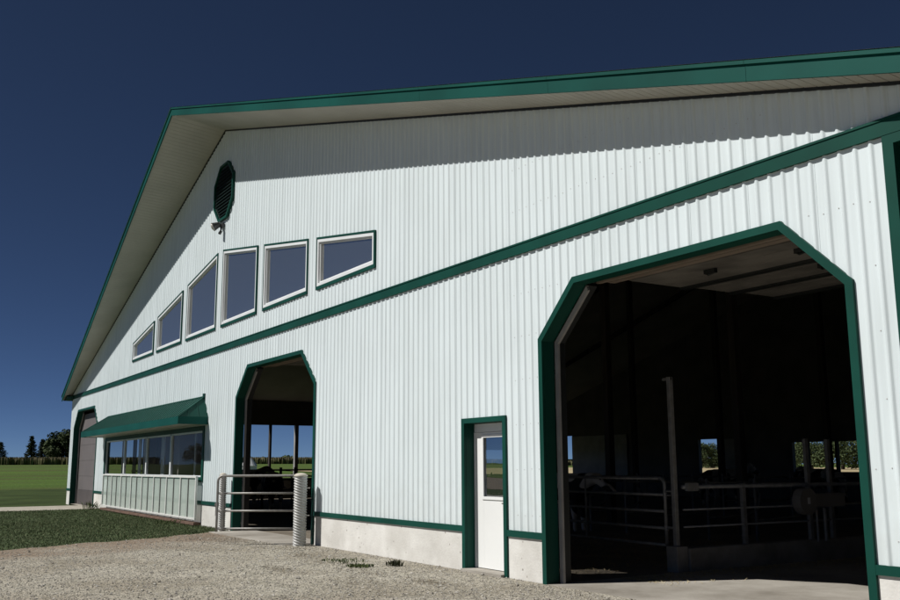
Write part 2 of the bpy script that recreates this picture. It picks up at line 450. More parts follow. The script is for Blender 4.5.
mb.prism([(-HW+.23,4.55),(HW-.23,4.55),(HW-.23,4.86),(0,PK+.1),(-HW+.23,4.86)], 27.0, 27.2)
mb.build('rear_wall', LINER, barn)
for y in (4.2, 6.7, 9.32, 10.70):
    w = .09 if y != 9.32 else .05
    mb = MB(); mb.box(-HW+.02, -HW+.2, y-w, y+w, .98, 3.57); mb.build('post', TRACK if y > 10 else WOOD, barn)
for xx in (-2.6, -1.15, .0, 1.6):
    mb = MB(); mb.box(xx-.05, xx+.05, 27.02, 27.18, 1.2, 2.47); mb.build('post', WOOD, barn)
mb = MB(); mb.box(-18.5,-13.9,26.9,26.96,.95,3.15); mb.build('wall_board', BOARD, barn)
mb = MB(); mb.box(-7.25,-5.9,26.9,26.96,.9,2.72); mb.build('wall_board', BOARD, barn)
for yy in (9., 18.):
    for k in range(-3, 5):
        xx = k*4.4+.8; mb = MB(); mb.box(xx-.09, xx+.09, yy-.09, yy+.09, 0, wtop(xx)-.1); mb.build('post', WOOD, barn)
for yy in (13.5, 18., 22.5):
    mb = MB()
    mb.v = [(-20.1,yy-.05,4.55),(0,yy-.05,PK-.38),(20.1,yy-.05,4.55),(20.1,yy-.05,4.72),(0,yy-.05,PK-.12),(-20.1,yy-.05,4.72),(-20.1,yy+.05,4.55),(0,yy+.05,PK-.38),(20.1,yy+.05,4.55),(20.1,yy+.05,4.72),(0,yy+.05,PK-.12),(-20.1,yy+.05,4.72)]
    mb.f = [(0,1,4,5),(1,2,3,4),(7,6,11,10),(8,7,10,9),(0,6,7,1),(1,7,8,2)]; mb.m = [0]*6
    mb.build('rafter', WOOD, barn)

# doorways: trim, deep jamb, side track
def doorway(x0):
    P0 = doorpoly(x0, -.25); t = MB(); t.ring(P0, inset(P0, .085), -.036, -.0, skip=(0,)); f = t.build('door_trim', GREEN, barn)
    j = MB(); j.ring(inset(P0, .055), inset(P0, .087), 0.002, .175, skip=(0,)); j.build('door_jamb', GREEN, f)
    q = inset(P0, .10); q2 = inset(P0, .17)
    j = MB(); j.ring(q, q2, .179, .215, skip=(0, 1, 2, 3)); j.build('door_track', TRACK, f)
    if x0 > D1:
        j = MB(); j.ring(inset(P0, .05), inset(P0, .095), .222, .37, skip=(0, 1, 2, 3)); j.build('door_buck', DARKTRIM, f)
    return f
for d in (D1, D2, D3): doorway(d)
# overhead doors pulled up under the ceiling
def overhead(x0, z=4.02):
    root = None
    for k, (y0, y1) in enumerate(((.90, 1.86), (1.98, 2.84), (2.96, 3.82))):
        m_ = MB(); m_.box(x0+.87, x0+DW-.9, y0, y1, z+.02*k, z+.045+.02*k)
        for e in (.3, .62): m_.box(x0+.95, x0+DW-1.0, y0+e-.01, y0+e+.01, z-.006+.02*k, z+.002+.02*k)
        o = m_.build('door_section', ODOOR, root if root else barn)
        if k == 0:
            root = o; o.name = 'overhead_door'
        m_ = MB(); m_.box(x0+.86, x0+DW-.88, y1+.002, y1+.118, z-.03+.02*k, z+.05+.02*k); m_.build('seal', DARKTRIM, root)
    for (xx, yy) in ((x0+2.0, 1.25), (x0+3.4, 1.25), (x0+3.0, 2.2)):
        h = MB(); h.box(xx-.09, xx+.09, yy-.03, yy+.03, z-.06, z-.005); h.tube([(xx-.06,yy,z-.06),(xx,yy-.05,z-.09),(xx+.06,yy,z-.06)], .012, 6)
        h.build('handle', DARKTRIM, root)
    m_ = MB(); m_.box(x0+.80, x0+DW-.80, .25, .88, z+.06, z+.10); m_.box(x0+.80, x0+DW-.80, .23, .26, z-.08, z+.06); m_.build('header_dark_fill', DARKTRIM, root)  # black filler stands in for the dark gap between header and raised door
    for (a, b, zz) in ((.32, .39, 3.93), (.52, .64, 3.96)):
        h = MB(); h.box(x0+.85, x0+DW-.8, a, b, zz, zz+.06); h.build('header_strip', BRACK, root)
    for xx in (x0+.78, x0+DW-.5):
        h = MB(); h.box(xx-.03, xx+.03, .5, 3.85, z+.10, z+.15); h.build('track', TRACK, root)
overhead(D3); overhead(D2)
# the far left doorway is shut
m_ = MB()
P = inset(doorpoly(D1, .0), .20)
m_.box(P[0][0], P[1][0], .25, .29, .62, CZ)
m_.prism([(P[0][0], CZ), (P[1][0], CZ), P[3], P[4]], .25, .29)
for z in (1.2, 1.85, 2.5, 3.15): m_.box(P[0][0]+.02, P[1][0]-.02, .243, .25, z-.012, z+.012)
od = m_.build('closed_overhead_door', GREYDOOR, barn)
m_ = MB(); m_.box(P[0][0], P[1][0], .235, .28, -.02, .615); m_.build('bottom_section', GREYLOW, od)

# personnel door
f = MB(); Pm = [(x, z-.25 if z == 0 else z) for x, z in MAN]
f.ring(Pm, inset(Pm, .075), -.036, .0, skip=(0,)); fr = f.build('entry_trim', GREEN, barn)
f = MB(); f.ring(inset(Pm, .05), inset(Pm, .078), .002, .19, skip=(0,)); f.build('jamb', GREEN, fr)
f = MB(); f.box(12.19, 13.24, -.10, .30, -.2, .035); f.build('sill', FLOOR, fr)
f = MB(); f.box(12.215, 13.215, .150, .19, 2.04, 2.165); f.box(12.215, 12.24, .14, .19, .04, 2.04); f.box(13.19, 13.215, .14, .19, .04, 2.04); f.build('door_frame', VINYL, fr)
dl = MB(); gx0, gx1, gz0, gz1 = 12.45, 13.08, 1.07, 1.97
dl.box(12.245, gx0, .155, .20, .045, 2.035); dl.box(gx1, 13.185, .155, .20, .045, 2.035); dl.box(gx0, gx1, .155, .20, .045, gz0); dl.box(gx0, gx1, .155, .20, gz1, 2.035)
door = dl.build('entry_door', DOORW, barn, bevel=.002)
f = MB(); P4 = [(gx0-.03,gz0-.03),(gx1+.03,gz0-.03),(gx1+.03,gz1+.03),(gx0-.03,gz1+.03)]
f.ring(P4, inset(P4, .045), .140, .156); f.build('window_frame', DOORW, door, bevel=.003)
f = MB(); f.quad((gx0,.17,gz0),(gx1,.17,gz0),(gx1,.17,gz1),(gx0,.17,gz1)); f.build('pane', DPANE, door)
f = MB(); f.tube([(13.11,.15,1.0),(13.11,.10,1.0)], .012, 8); f.tube([(13.12,.10,1.0),(13.01,.095,1.0)], .011, 8); f.box(13.09,13.13,.148,.156,.94,1.06); f.build('handle', GALV, door)

# six upper windows
for a, b in wins:
    P0 = winpoly(a, b); P1 = inset(P0, [.07,.05,.04,.03]); P2 = inset(P1, .002); P3 = inset(P2, .065); P4 = inset(P3, .035)
    t = MB(); t.ring(P0, P1, -.038, .0); w = t.build('window', GREEN, barn)
    t = MB(); t.ring(inset(P1, .002), P3, -.030, .03); t.ring(inset(P3, .001), P4, .005, .05); t.build('frame', VINYL, w, bevel=.004)
    t = MB(); t.quad(*[(x, .035, z) for x, z in inset(P3, .03)]); t.build('pane', WPANE, w)
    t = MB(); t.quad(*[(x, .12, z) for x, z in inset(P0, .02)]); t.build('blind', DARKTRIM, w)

# octagonal gable vent
def octo(cx, cz, r): return [(cx+r*math.cos(R(22.5+45*k)), cz+r*math.sin(R(22.5+45*k))) for k in range(8)]
cx, cz = .15, 8.93
t = MB(); t.ring(octo(cx, cz, .86), octo(cx, cz, .79), -.085, .0); v = t.build('gable_vent', GREEN, barn)
t = MB(); t.prism(octo(cx, cz, .80), -.032, -.022); t.build('backing', DARKTRIM, v)
t = MB(); ap = .70
for k in range(15):
    z = cz-.64+k*.0915; dz = abs(z-cz); h = .70 if dz < .29 else .70-(dz-.29)
    t.quad((cx-h,-.075,z-.03),(cx+h,-.075,z-.03),(cx+h,-.03,z+.035),(cx-h,-.03,z+.035))
    t.quad((cx-h,-.075,z-.03),(cx+h,-.075,z-.03),(cx+h,-.072,z-.036),(cx-h,-.072,z-.036), m=1)
t.build('louvre', [SLAT, SLAT], v)

# bay window opening
t = MB(); t.ring(BAY, inset(BAY, .13), -.036, .0); bw = t.build('viewing_window', GREEN, barn)
t = MB(); t.ring(inset(BAY, .05), inset(BAY, .132), .002, .12); t.build('reveal', GREEN, bw)
t = MB(); xs_ = [-13.0, -10.05, -7.0, -4.15, -.97]
for x in xs_: t.box(x-.06, x+.06, .0, .07, 1.26, 2.52)
t.box(-12.97, -.97, .0, .07, 1.255, 1.31); t.box(-12.97, -.97, .0, .07, 2.46, 2.515)
t.build('mullion', VINYL, bw, bevel=.004)
for a, b in zip(xs_, xs_[1:]):
    t = MB(); t.quad((a+.06,.04,1.31),(b-.06,.04,1.31),(b-.06,.04,2.46),(a+.06,.04,2.46)); t.build('pane', BPANE, bw)
DRAPE = mat('drape', (.22,.20,.18), .9, .1, 5)
for x in (-12.6, -11.1, -9.2, -7.6, -6.1, -4.7, -3.3, -2.2):
    t = MB(); t.box(x, x+.5+.2*math.sin(x), .9, .93, 1.1, 2.6); t.build('drape', DRAPE, bw)
t = MB(); t.box(-13.6, -3.9, .18, 1.7, .62, .66); t.box(-13.6, -3.9, 1.7, 1.76, .0, 3.0); t.box(-3.96, -3.9, .18, 1.7, .0, 3.0); t.box(-13.6, -3.9, .18, 1.76, 3.0, 3.05); t.build('added_room', mat('added_room_pale', (.58,.54,.49), .8, .1, 1), barn)  # room added behind the panes: back wall blocks sky, pale floor bounces sun
for x, wd in ((-11.7,.10),(-9.25,.34),(-8.5,.10),(-6.3,.38),(-5.35,.10),(-2.75,.12),(-1.5,.22)):
    t = MB(); t.box(x, x+wd, .30, .33, 1.16, 2.5); t.build('window_post', VINYL, bw)
# hipped canopy above it
cn = None
XL, XR, CD = -13.60, -.60, .80; zt, zb_ = 2.85, 2.66
rl, rr, rz = XL+.72, XR-.38, 3.42
t = MB()
def seamed(p, q, r_, s_, n, side):
    pass
# front slope as standing-seam strips
t.quad((XL,-CD,zt),(XR,-CD,zt),(rr,-.02,rz),(rl,-.02,rz)); t.quad((XR,-CD,zt),(XR,.0,zt),(rr,-.0,rz)); t.quad((XL,.0,zt),(XL,-CD,zt),(rl,.0,rz))
n = 42
for k in range(1, n):
    x = XL+(XR-XL)*k/n
    top = 1.0
    if x < rl: top = (x-XL)/(rl-XL)
    if x > rr: top = (XR-x)/(XR-rr)
    y1 = -CD+(CD-.02)*top; z1 = zt+(rz-zt)*top
    t.quad((x-.012,-CD,zt+.018),(x+.012,-CD,zt+.018),(x+.012,y1,z1+.018),(x-.012,y1,z1+.018))
    t.quad((x-.012,-CD,zt),(x-.012,-CD,zt+.018),(x-.012,y1,z1+.018),(x-.012,y1,z1)); t.quad((x+.012,-CD,zt),(x+.012,y1,z1),(x+.012,y1,z1+.018),(x+.012,-CD,zt+.018))
for k in range(1, 3):
    y = -CD*(1-k/3); top = 1-abs(y)/CD if False else (1-(-y)/CD)
    # seams of the right hip run up to the hip line
    f_ = (y+CD)/CD; xe = XR-(XR-rr)*f_; ze = zt+(rz-zt)*f_
    t.tube([(XR,y,zt+.005),(xe,y,ze+.005)], .009, 5)
cn = t.build('canopy', CANOPYG, barn)
t = MB()
t.box(XL, XR, -CD-.02, -CD+.01, zb_, zt+.01); t.box(XL-.02, XL+.005, -CD-.02, -.0, zb_, zt+.01); t.box(XR-.005, XR+.02, -CD-.02, -.0, zb_, zt+.01)
t.build('canopy_fascia', FASCIA, cn)
t = MB(); t.quad((XL+.006,-CD+.011,zb_+.02),(XR-.006,-CD+.011,zb_+.02),(XR-.006,-.038,zb_+.02),(XL+.006,-.038,zb_+.02)); t.build('canopy_soffit', SOFFIT, cn)
t = MB(); t.tube([(rl,-.02,rz),(rr+.0,-.02,rz)], .03, 6); t.tube([(XR,-CD,zt+.01),(rr,-.02,rz)], .022, 6); t.tube([(XL,-CD,zt+.01),(rl,-.02,rz)], .022, 6); t.box(rr-.02, rr+.06, -.06, 0, rz-.02, rz+.09)
t.build('ridge_cap', CANOPYG, cn)

# ------------------------------------------------------------------ white pipe guard in front of the bay window
g = thing('window_guard', 'white pipe guard frame with cloudy sheet panels below the long viewing window', 'railing', (-6.6, -.15, .0))
t = MB(); X0, X1 = -5.85, 5.68; 
t.box(X0, X1, -.03, .03, 1.245, 1.295); t.box(X0, X1, -.025, .025, .15, .20); t.build('rail', WPIPE, g, bevel=.004)
xs2 = [-5.82+1.435*k for k in range(9)]
for k, x in enumerate(xs2):
    t = MB(); t.box(x-.03, x+.03, -.028, .028, .19, 1.25); t.build('upright', WPIPE, g)
    if k < 8:
        t = MB(); t.box(x+.7, x+.73, -.02, .02, .19, 1.25); t.build('upright', GALV, g)
SH = bpy.data.materials.new('cloudy_sheet'); SH.use_nodes = True; N = SH.node_tree.nodes; L = SH.node_tree.links; P = N['Principled BSDF']
P.inputs['Base Color'].default_value = (.60,.68,.62,1); P.inputs['Roughness'].default_value = .25
tr = N.new('ShaderNodeBsdfTransparent'); mx = N.new('ShaderNodeMixShader'); mx.inputs[0].default_value = .5
L.new(tr.outputs[0], mx.inputs[1]); L.new(P.outputs[0], mx.inputs[2]); L.new(mx.outputs[0], N['Material Output'].inputs[0])
for a, b in zip(xs2, xs2[1:]):
    t = MB(); t.box(a+.032, b-.032, .004, .010, .205, 1.24); t.build('sheet_panel', SH, g)
BRICK = mat('rusty_ledge', (.17,.10,.07), .9, .2, 6)
t = MB(); t.box(X0-.05, X1+.05, -.06, .14, .02, .085); t.build('ledge', BRICK, g)

# ------------------------------------------------------------------ bollards of corrugated pipe
def bollard(loc, h, r, label):
    b = thing('bollard', label, 'bollard', loc, 0, 'pipe-wrapped bollards beside the middle doorway')
    t = MB(); seg = 40; nz = int(h/.0072)
    for i in range(nz+1):
        z = h*i/nz
        for a in range(seg):
            th = 2*math.pi*a/seg; rr_ = r+.0085*math.sin(2*math.pi*z/.052+4*th)
            t.v.append((rr_*math.cos(th), rr_*math.sin(th), z-.06))
    for i in range(nz):
        for a in range(seg):
            q = (a+1) % seg; t.f.append((i*seg+a, i*seg+q, (i+1)*seg+q, (i+1)*seg+a)); t.m.append(0)
    t.build('sleeve', PLASTIC, b, smooth=True)
    t = MB()
    prof_ = [(r+.012, h-.075), (r+.012, h-.055), (r*.9, h-.03), (r*.55, h-.012), (.001, h-.005)]
    for (rr_, z) in prof_:
        for a in range(seg): t.v.append((rr_*math.cos(2*math.pi*a/seg), rr_*math.sin(2*math.pi*a/seg), z))
    for i in range(len(prof_)-1):
        for a in range(seg):
            q = (a+1) % seg; t.f.append((i*seg+a, i*seg+q, (i+1)*seg+q, (i+1)*seg+a)); t.m.append(0)
    t.build('cap', PLASTICC, b, smooth=True)
    return b
bollard((6.62, -.34, 0), 1.42, .125, 'pale corrugated bollard at the right side of the middle doorway')
bollard((1.47, -.22, 0), 1.40, .08, 'corrugated bollard half hidden behind the free end of the gate')

# ------------------------------------------------------------------ galvanised gates
def arc(cx, cz, r, a0, a1, n=6): return [(cx+r*math.cos(R(a0+(a1-a0)*k/n)), 0, cz+r*math.sin(R(a0+(a1-a0)*k/n))) for k in range(n+1)]
def gate(name, label, p0, p1, zb0, zt0, r, mat_, nr, braces=(), hinge=True):
    """p0 free end, p1 hinge end (x,y)"""
    L_ = math.hypot(p1[0]-p0[0], p1[1]-p0[1]); rz_ = math.atan2(p1[1]-p0[1], p1[0]-p0[0])
    g = thing(name, label, 'gate', (p0[0], p0[1], 0), rz_)
    rad = .11
    t = MB(); t.tube([(0,0,zb0-.06)]+[(0,0,zb0+.2)]+arc(rad, zt0-rad, rad, 180, 90)+[(L_-rad,0,zt0)]+arc(L_-rad, zt0-rad, rad, 90, 0)+[(L_,0,zb0-.0)], r, 12); t.build('frame', mat_, g, smooth=True)
    for k in range(nr):
        z = zb0+(zt0-zb0)*k/nr; t = MB(); t.tube([(0,0,z),(L_,0,z)], r*.85, 10); t.build('rail', mat_, g, smooth=True)
    for xb in braces:
        t = MB(); t.box(xb-.02, xb+.02, -r-.006, -r+.004, zb0, zt0); t.build('brace', mat_, g)
    if hinge:
        for z in (zb0+.25, zt0-.25):
            t = MB(); t.tube([(L_,0,z),(L_+.14,0,z)], .014, 8); t.tube([(L_+.0,0,z-.04),(L_+.0,0,z+.04)], r*1.25, 10); t.build('hinge', mat_, g)
    t = MB(); t.box(-.05, .03, -.015, .015, zb0+.45, zb0+.5); t.tube([(-.03,0,zb0+.45),(-.03,0,zb0+.25)], .006, 6); t.build('latch', mat_, g)
    return g
gate('pipe_gate', 'rounded galvanised four-rail gate standing ajar outside the middle doorway', (5.50, -1.66), (6.46, -.22), .32, 1.36, .024, GALV, 3, braces=(.12,))
gate('pipe_gate', 'dull pipe gate inside the big right-hand doorway, beside the tall steel post', (11.3, 2.62), (13.86, 2.48), .36, 1.34, .026, GALVD, 4, braces=(.62,))

# tall post on its block, kerb and pen fence running into the barn
t = MB(); 
p = thing('gate_post', 'tall grey steel post on a concrete block inside the big doorway', 'post', (14.06, 2.48, 0))
t.box(-.035,.035,-.035,.035,.36,2.85); t.build('post', GALV, p, bevel=.005)
t = MB(); t.box(-.11,.11,-.11,.11,-.02,.36); t.build('block', CURB, p, bevel=.01)
t = MB(); t.box(-.14,.035,-.02,.02,2.80,2.84); t.tube([(-.05,0,1.15),(-.2,0,1.15)], .018, 8); t.tube([(-.05,0,.62),(-.2,0,.62)], .018, 8); t.build('bracket', GALV, p)
t = MB(); t.box(14.0, 14.20, 2.60, 13, -.02, .33); k_ = t.build('kerb', CURB, None, bevel=.015); tag(k_, kind='structure')
k_['label'] = 'low concrete kerb beside the feed alley in the barn'
fz = thing('pen_fence', 'long galvanised pipe fence standing on the concrete kerb inside the barn', 'fence', (14.1, 2.6, .33))
for z, rr_ in ((.88, .032), (.55, .016), (.3, .016)):
    t = MB(); t.tube([(0,0,z),(0,10.4,z-.02)], rr_, 10); t.build('rail', GALVD, fz, smooth=True)
for y in (1.3, 2.86, 3.42, 5.4, 7.6, 9.8):
    hh = 1.62 if y in (2.86, 3.42) else .92
    t = MB(); t.box(-.03,.03,y-.035,y+.035,-.02,hh); t.build('post', GALVD if hh < 1 else GALV, fz)
t = MB(); t.box(.03,.09,.03,.25,.82,.94); t.build('clamp', GALVD, fz)
fw = thing('pen_fence', 'dark pipe fence near the open west side, seen through the middle doorway', 'fence', (-16.5, 1.8, 0))
for z in (.5, .95, 1.38):
    t = MB(); t.tube([(0,0,z),(0,13,z)], .035, 8); t.build('rail', GALVD, fw)
for y in (.1, 2.1, 4.4, 6.6, 7.3, 8.9, 10.6, 12.6):
    t = MB(); t.box(-.04,.04,y-.05,y+.05,-.02,1.5); t.build('post', WOOD, fw)
mc = thing('drum_machine', 'grey machine with a round drum mounted on the pen fence posts', 'machine', (14.22, 5.1, .33))
t = MB(); t.tube([(.0,0,.62),(.16,0,.62)], .21, 20); t.build('drum', LINER, mc)
t = MB(); t.box(.0,.14,.16,.95,.52,.74); t.build('body', LINER, mc, bevel=.02)
t = MB(); t.box(.161,.166,-.03,.03,.58,.68); t.build('plate', BOARD, mc)
t = MB(); t.tube([(.06,.5,.5),(.06,.5,-.02)], .03, 8); t.tube([(.06,.3,.5),(.06,.3,-.02)], .02, 8); t.build('pipe', GALVD, mc)

# stall dividers: bent pipe loops in rows
def divider():
    d = thing('stall_divider', 'bent grey pipe stall divider in the dim pens behind the gates', 'stall divider', (0,0,0), 0, 'pipe dividers in the rows of stalls')
    t = MB(); t.tube([(0,0,.0),(0,0,1.25)], .03, 8); t.build('post', GALVD, d)
    t = MB(); t.tube([(0,0,1.15),(0,1.3,1.15),(0,1.5,1.08),(0,1.6,.9),(0,1.55,.62),(0,1.35,.5),(0,.4,.45),(0,0,.45)], .025, 8); t.build('loop', GALVD, d, smooth=True)
    return d
dv = divider(); first = True
for (y, x0, x1) in ((7.2, -16, 12), (14.5, -16, 13)):
    x = x0
    while x < x1:
        o = dv if first else copy_tree(dv); first = False
        o.location = (x, y, .0); x += 1.25

# ------------------------------------------------------------------ cows (Holstein)
COWM, nt, N, L, P = nodes('cow_hide')
tc = N.new('ShaderNodeTexCoord'); n_ = N.new('ShaderNodeTexNoise'); n_.inputs['Scale'].default_value = 1.7; n_.inputs['Detail'].default_value = 1; L.new(tc.outputs['Object'], n_.inputs['Vector'])
r_ = ramp(N, L, n_.outputs[0], [(.47, (.012,.011,.010)), (.49, (.55,.52,.47))]); L.new(r_.outputs[0], P.inputs['Base Color']); P.inputs['Roughness'].default_value = .8
def skin_mesh(name, V, E, rad, mat_, parent, sub=2):
    me = bpy.data.meshes.new(name); me.from_pydata(V, E, []); o = bpy.data.objects.new(name, me); C.objects.link(o)
    sk = o.modifiers.new('skin', 'SKIN'); sk.use_smooth_shade = True
    for i, rr_ in enumerate(rad): me.skin_vertices[0].data[i].radius = rr_ if isinstance(rr_, tuple) else (rr_, rr_)
    me.skin_vertices[0].data[0].use_root = True
    sb = o.modifiers.new('sub', 'SUBSURF'); sb.levels = sub; sb.render_levels = sub
    dg = bpy.context.evaluated_depsgraph_get(); m2 = bpy.data.meshes.new_from_object(o.evaluated_get(dg)); m2.name = name
    bpy.data.objects.remove(o); o = bpy.data.objects.new(name, m2); C.objects.link(o)
    m2.materials.clear(); m2.materials.append(mat_); o.parent = parent
    m2.polygons.foreach_set('use_smooth', [True]*len(m2.polygons))
    return o
def cow(label, loc, rz, head):
    c = thing('cow', label, 'cow', loc, rz, 'black and white cows in the pens')
    hx, hz = head
    V = [(0,0,1.0),(.45,0,1.02),(.78,0,1.05),(-.4,0,1.02),(-.75,0,1.08),(1.0,0,(1.15+hz)/2+.02),(hx-.12,0,hz+.05),(hx,0,hz),(hx+.25,0,hz-.22),(hx+.38,0,hz-.32)]
    rad = [(.36,.37),(.35,.36),(.27,.32),(.34,.35),(.24,.27),(.16,.2),(.13,.15),(.13,.14),(.085,.09),(.075,.075)]
    E = [(0,1),(1,2),(0,3),(3,4),(2,5),(5,6),(6,7),(7,8),(8,9)]
    def add(base, pts, rs):
        p = base
        for q, r__ in zip(pts, rs): V.append(q); rad.append((r__, r__)); E.append((p, len(V)-1)); p = len(V)-1
    for s in (-1, 1):
        add(2, [(.70,s*.17,.78),(.68,s*.19,.48),(.70,s*.19,.25),(.69,s*.19,.09),(.73,s*.19,.03)], [.12,.075,.05,.045,.055])
        add(4, [(-.66,s*.19,.80),(-.60,s*.2,.62),(-.80,s*.2,.44),(-.76,s*.2,.22),(-.75,s*.2,.08),(-.71,s*.2,.03)], [.17,.12,.062,.045,.045,.055])
    add(4, [(-.99,0,1.15),(-1.03,0,.9),(-1.02,0,.6),(-1.02,0,.45)], [.035,.022,.02,.045])
    add(3, [(-.42,0,.62)], [.14])
    skin_mesh('body', V, E, rad, COWM, c)
    for s in (-1, 1):
        t = MB(); t.tube([(hx-.08,s*.10,hz+.1),(hx-.12,s*.2,hz+.1),(hx-.12,s*.27,hz+.06)], .045, 8, r1=.012); t.build('ear', COWM, c, smooth=True)
        t = MB(); t.tube([(hx+.06,s*.112,hz+.02),(hx+.065,s*.132,hz+.02)], .02, 8); t.build('eye', DARKTRIM, c)
    return c
cow('cow with raised head standing at the far side, seen through the middle doorway', (-14.2, 5.6, 0), R(60), (1.28, 1.42))
cow('cow with lowered head beyond the middle doorway gate', (-8.5, 4.9, 0), R(-10), (1.32, .72))
cow('cow standing behind the pipe gate in the big doorway', (6.2, 6.3, 0), R(20), (1.3, 1.2))
cow('cow standing in the back of the big doorway near the rear wall opening', (-1.5, 20.5, 0), R(75), (1.28, 1.45))
cow('cow facing left far inside the big doorway in front of the rear opening', (1.6, 22.5, 0), R(170), (1.28, 1.3))

# ------------------------------------------------------------------ wall lamp under the vent
lp = thing('wall_lamp', 'small dark twin flood lamp on the gable below the octagonal vent', 'lamp', (.10, -.02, 7.94))
lp.scale = (.8, .8, .8)
t = MB(); t.box(-.14,.14,-.07,.0,-.02,.14); t.build('mount', LAMPM, lp, bevel=.01)
t = MB(); t.tube([(0,-.05,.10),(0,-.17,.08)], .035, 8); t.tube([(-.02,-.12,.10),(-.04,-.34,-.02)], .085, 16, r1=.15); sh = t.build('lamp_head', LAMPM, lp)
t = MB(); t.tube([(-.0402,-.341,-.0205),(-.047,-.375,-.04)], .135, 16, r1=.09); t.build('lens', LENS, sh, smooth=True)
t = MB(); t.tube([(0,-.06,-.02),(0,-.09,-.16)], .025, 8); t.tube([(0,-.07,-.13),(0,-.12,-.24)], .045, 10, r1=.05); t.build('sensor', LAMPM, lp)

# ------------------------------------------------------------------ GROUND
def hgt(x, y):
    h = .018*noise.noise(Vector((x*.55, y*.55, 0)))+.008*noise.noise(Vector((x*2.3, y*2.3, 3)))
    if y > -1.2: h = h*max(0, min(1, -y/1.2)) - .004
    return h
FIELD, nt, N, L, P = nodes('green_field')
tc = N.new('ShaderNodeTexCoord'); mp = N.new('ShaderNodeMapping'); mp.inputs['Scale'].default_value = (.10, .012, 1); L.new(tc.outputs['Object'], mp.inputs[0])
n_ = N.new('ShaderNodeTexNoise'); n_.inputs['Scale'].default_value = 1.; n_.inputs['Detail'].default_value = 10; n_.inputs['Roughness'].default_value = .75; L.new(mp.outputs[0], n_.inputs['Vector'])
r_ = ramp(N, L, n_.outputs[0], [(.36, (.032,.055,.014)), (.64, (.095,.150,.032)), (.44, (.082,.095,.032)), (.50, (.060,.105,.022))]); L.new(r_.outputs[0], P.inputs['Base Color']); P.inputs['Roughness'].default_value = .95; P.inputs['Specular IOR Level'].default_value = .1
bn = N.new('ShaderNodeTexNoise'); bn.inputs['Scale'].default_value = 2.5; bn.inputs['Detail'].default_value = 6; L.new(tc.outputs['Object'], bn.inputs['Vector'])
bp = N.new('ShaderNodeBump'); bp.inputs['Strength'].default_value = .8; bp.inputs['Distance'].default_value = .3; L.new(bn.outputs[0], bp.inputs['Height']); L.new(bp.outputs[0], P.inputs['Normal'])
LAWN = mat('lawn', (.078,.108,.048), .95, .22, 1.4, bump=1., bscale=60, spec=.1, detail=10)
LAWN2 = mat('lawn_far', (.048,.072,.022), .95, .2, .35, bump=1., bscale=20, spec=.1, detail=10)
TAN = mat('stubble', (.42,.34,.19), .95, .15, .6, bump=.5, bscale=5)
PATHM = concrete_mat('path_gravel', (.27,.25,.20), (.42,.39,.33), 3, False)
GRAVEL = gravel_mat()
# one big sheet to the horizon
def rise(x, y):          # the land climbs gently to the west
    u = min(1, max(0, (-x-62)/230)); return (2.45*u*u*(3-2*u)+max(0, -x-292)*.0018)*min(1, max(0, (300-y)/150))
t = MB(); gx = [4000, 1500, 500, 200, 60, 0, -40]+[-60-12*k for k in range(1, 25)]+[-420, -600, -900, -1500, -4000]; gy = [-4000, -1500, -600, -300, -100, 0, 45, 100, 150, 200, 250, 300, 600, 1500, 4000]
for x in gx:
    for y in gy: t.v.append((x, y, rise(x, y)-.06))
nn = len(gy)
for i in range(len(gx)-1):
    for j in range(nn-1): t.f.append((i*nn+j, i*nn+j+1, (i+1)*nn+j+1, (i+1)*nn+j)); t.m.append(0)
tag(t.build('ground', FIELD), kind='structure')
t = MB(); sx_ = [90, 0, -40]+[-60-12*k for k in range(1, 9)]; sy_ = [60, 80, 100, 150, 200, 250, 300]
for a, b in zip(sx_, sx_[1:]):
    for c, d in zip(sy_, sy_[1:]): t.quad(*[(x, y, rise(x, y)+.05) for x, y in ((a,c),(a,d),(b,d),(b,c))])
tag(t.build('stubble_field', TAN), kind='structure')
t = MB(); t.quad((-110,-300,-.03),(70,-300,-.03),(70,-28,-.03),(-110,-28,-.03)); tag(t.build('tilled_field', mat('tilled_earth', (.16,.12,.07), .95, .2, .8, bump=.5, bscale=5)), kind='structure')
def edge(y):   # lawn edge against the gravel
    return 1.45+.56*min(-y, 4.2)+.25*max(0, -y-4.2)+.12*math.sin(y*2.1)+.07*math.sin(y*5.3)
# mown grass beyond the path
t = MB(); t.quad((-52,-70,-.045),(-17.4,-70,-.045),(-17.4,60,-.045),(-52,60,-.045)); tag(t.build('far_lawn', LAWN2), kind='structure')
# lawn
t = MB(); ys = [0-.006-.25*k for k in range(100)]
for a, b in zip(ys, ys[1:]):
    t.quad((-13.75, b, -.012), (edge(b)+.1, b, -.012), (edge(a)+.1, a, -.012), (-13.75, a, -.012))
tag(t.build('lawn', LAWN), kind='structure')
t = MB()
for a, b in zip(ys, ys[1:]):
    w1 = .10*noise.noise(Vector((a*.8, 0, 0))); w2 = .10*noise.noise(Vector((b*.8, 0, 0)))
    t.quad((-17.6+w2, b, -.004), (-13.6+w2, b, -.004), (-13.6+w1, a, -.004), (-17.6+w1, a, -.004))
t.quad((-19.55,-.01,-.002),(-14.75,-.01,-.002),(-14.75,.35,-.002),(-19.55,.35,-.002))
tag(t.build('path', PATHM), kind='structure')
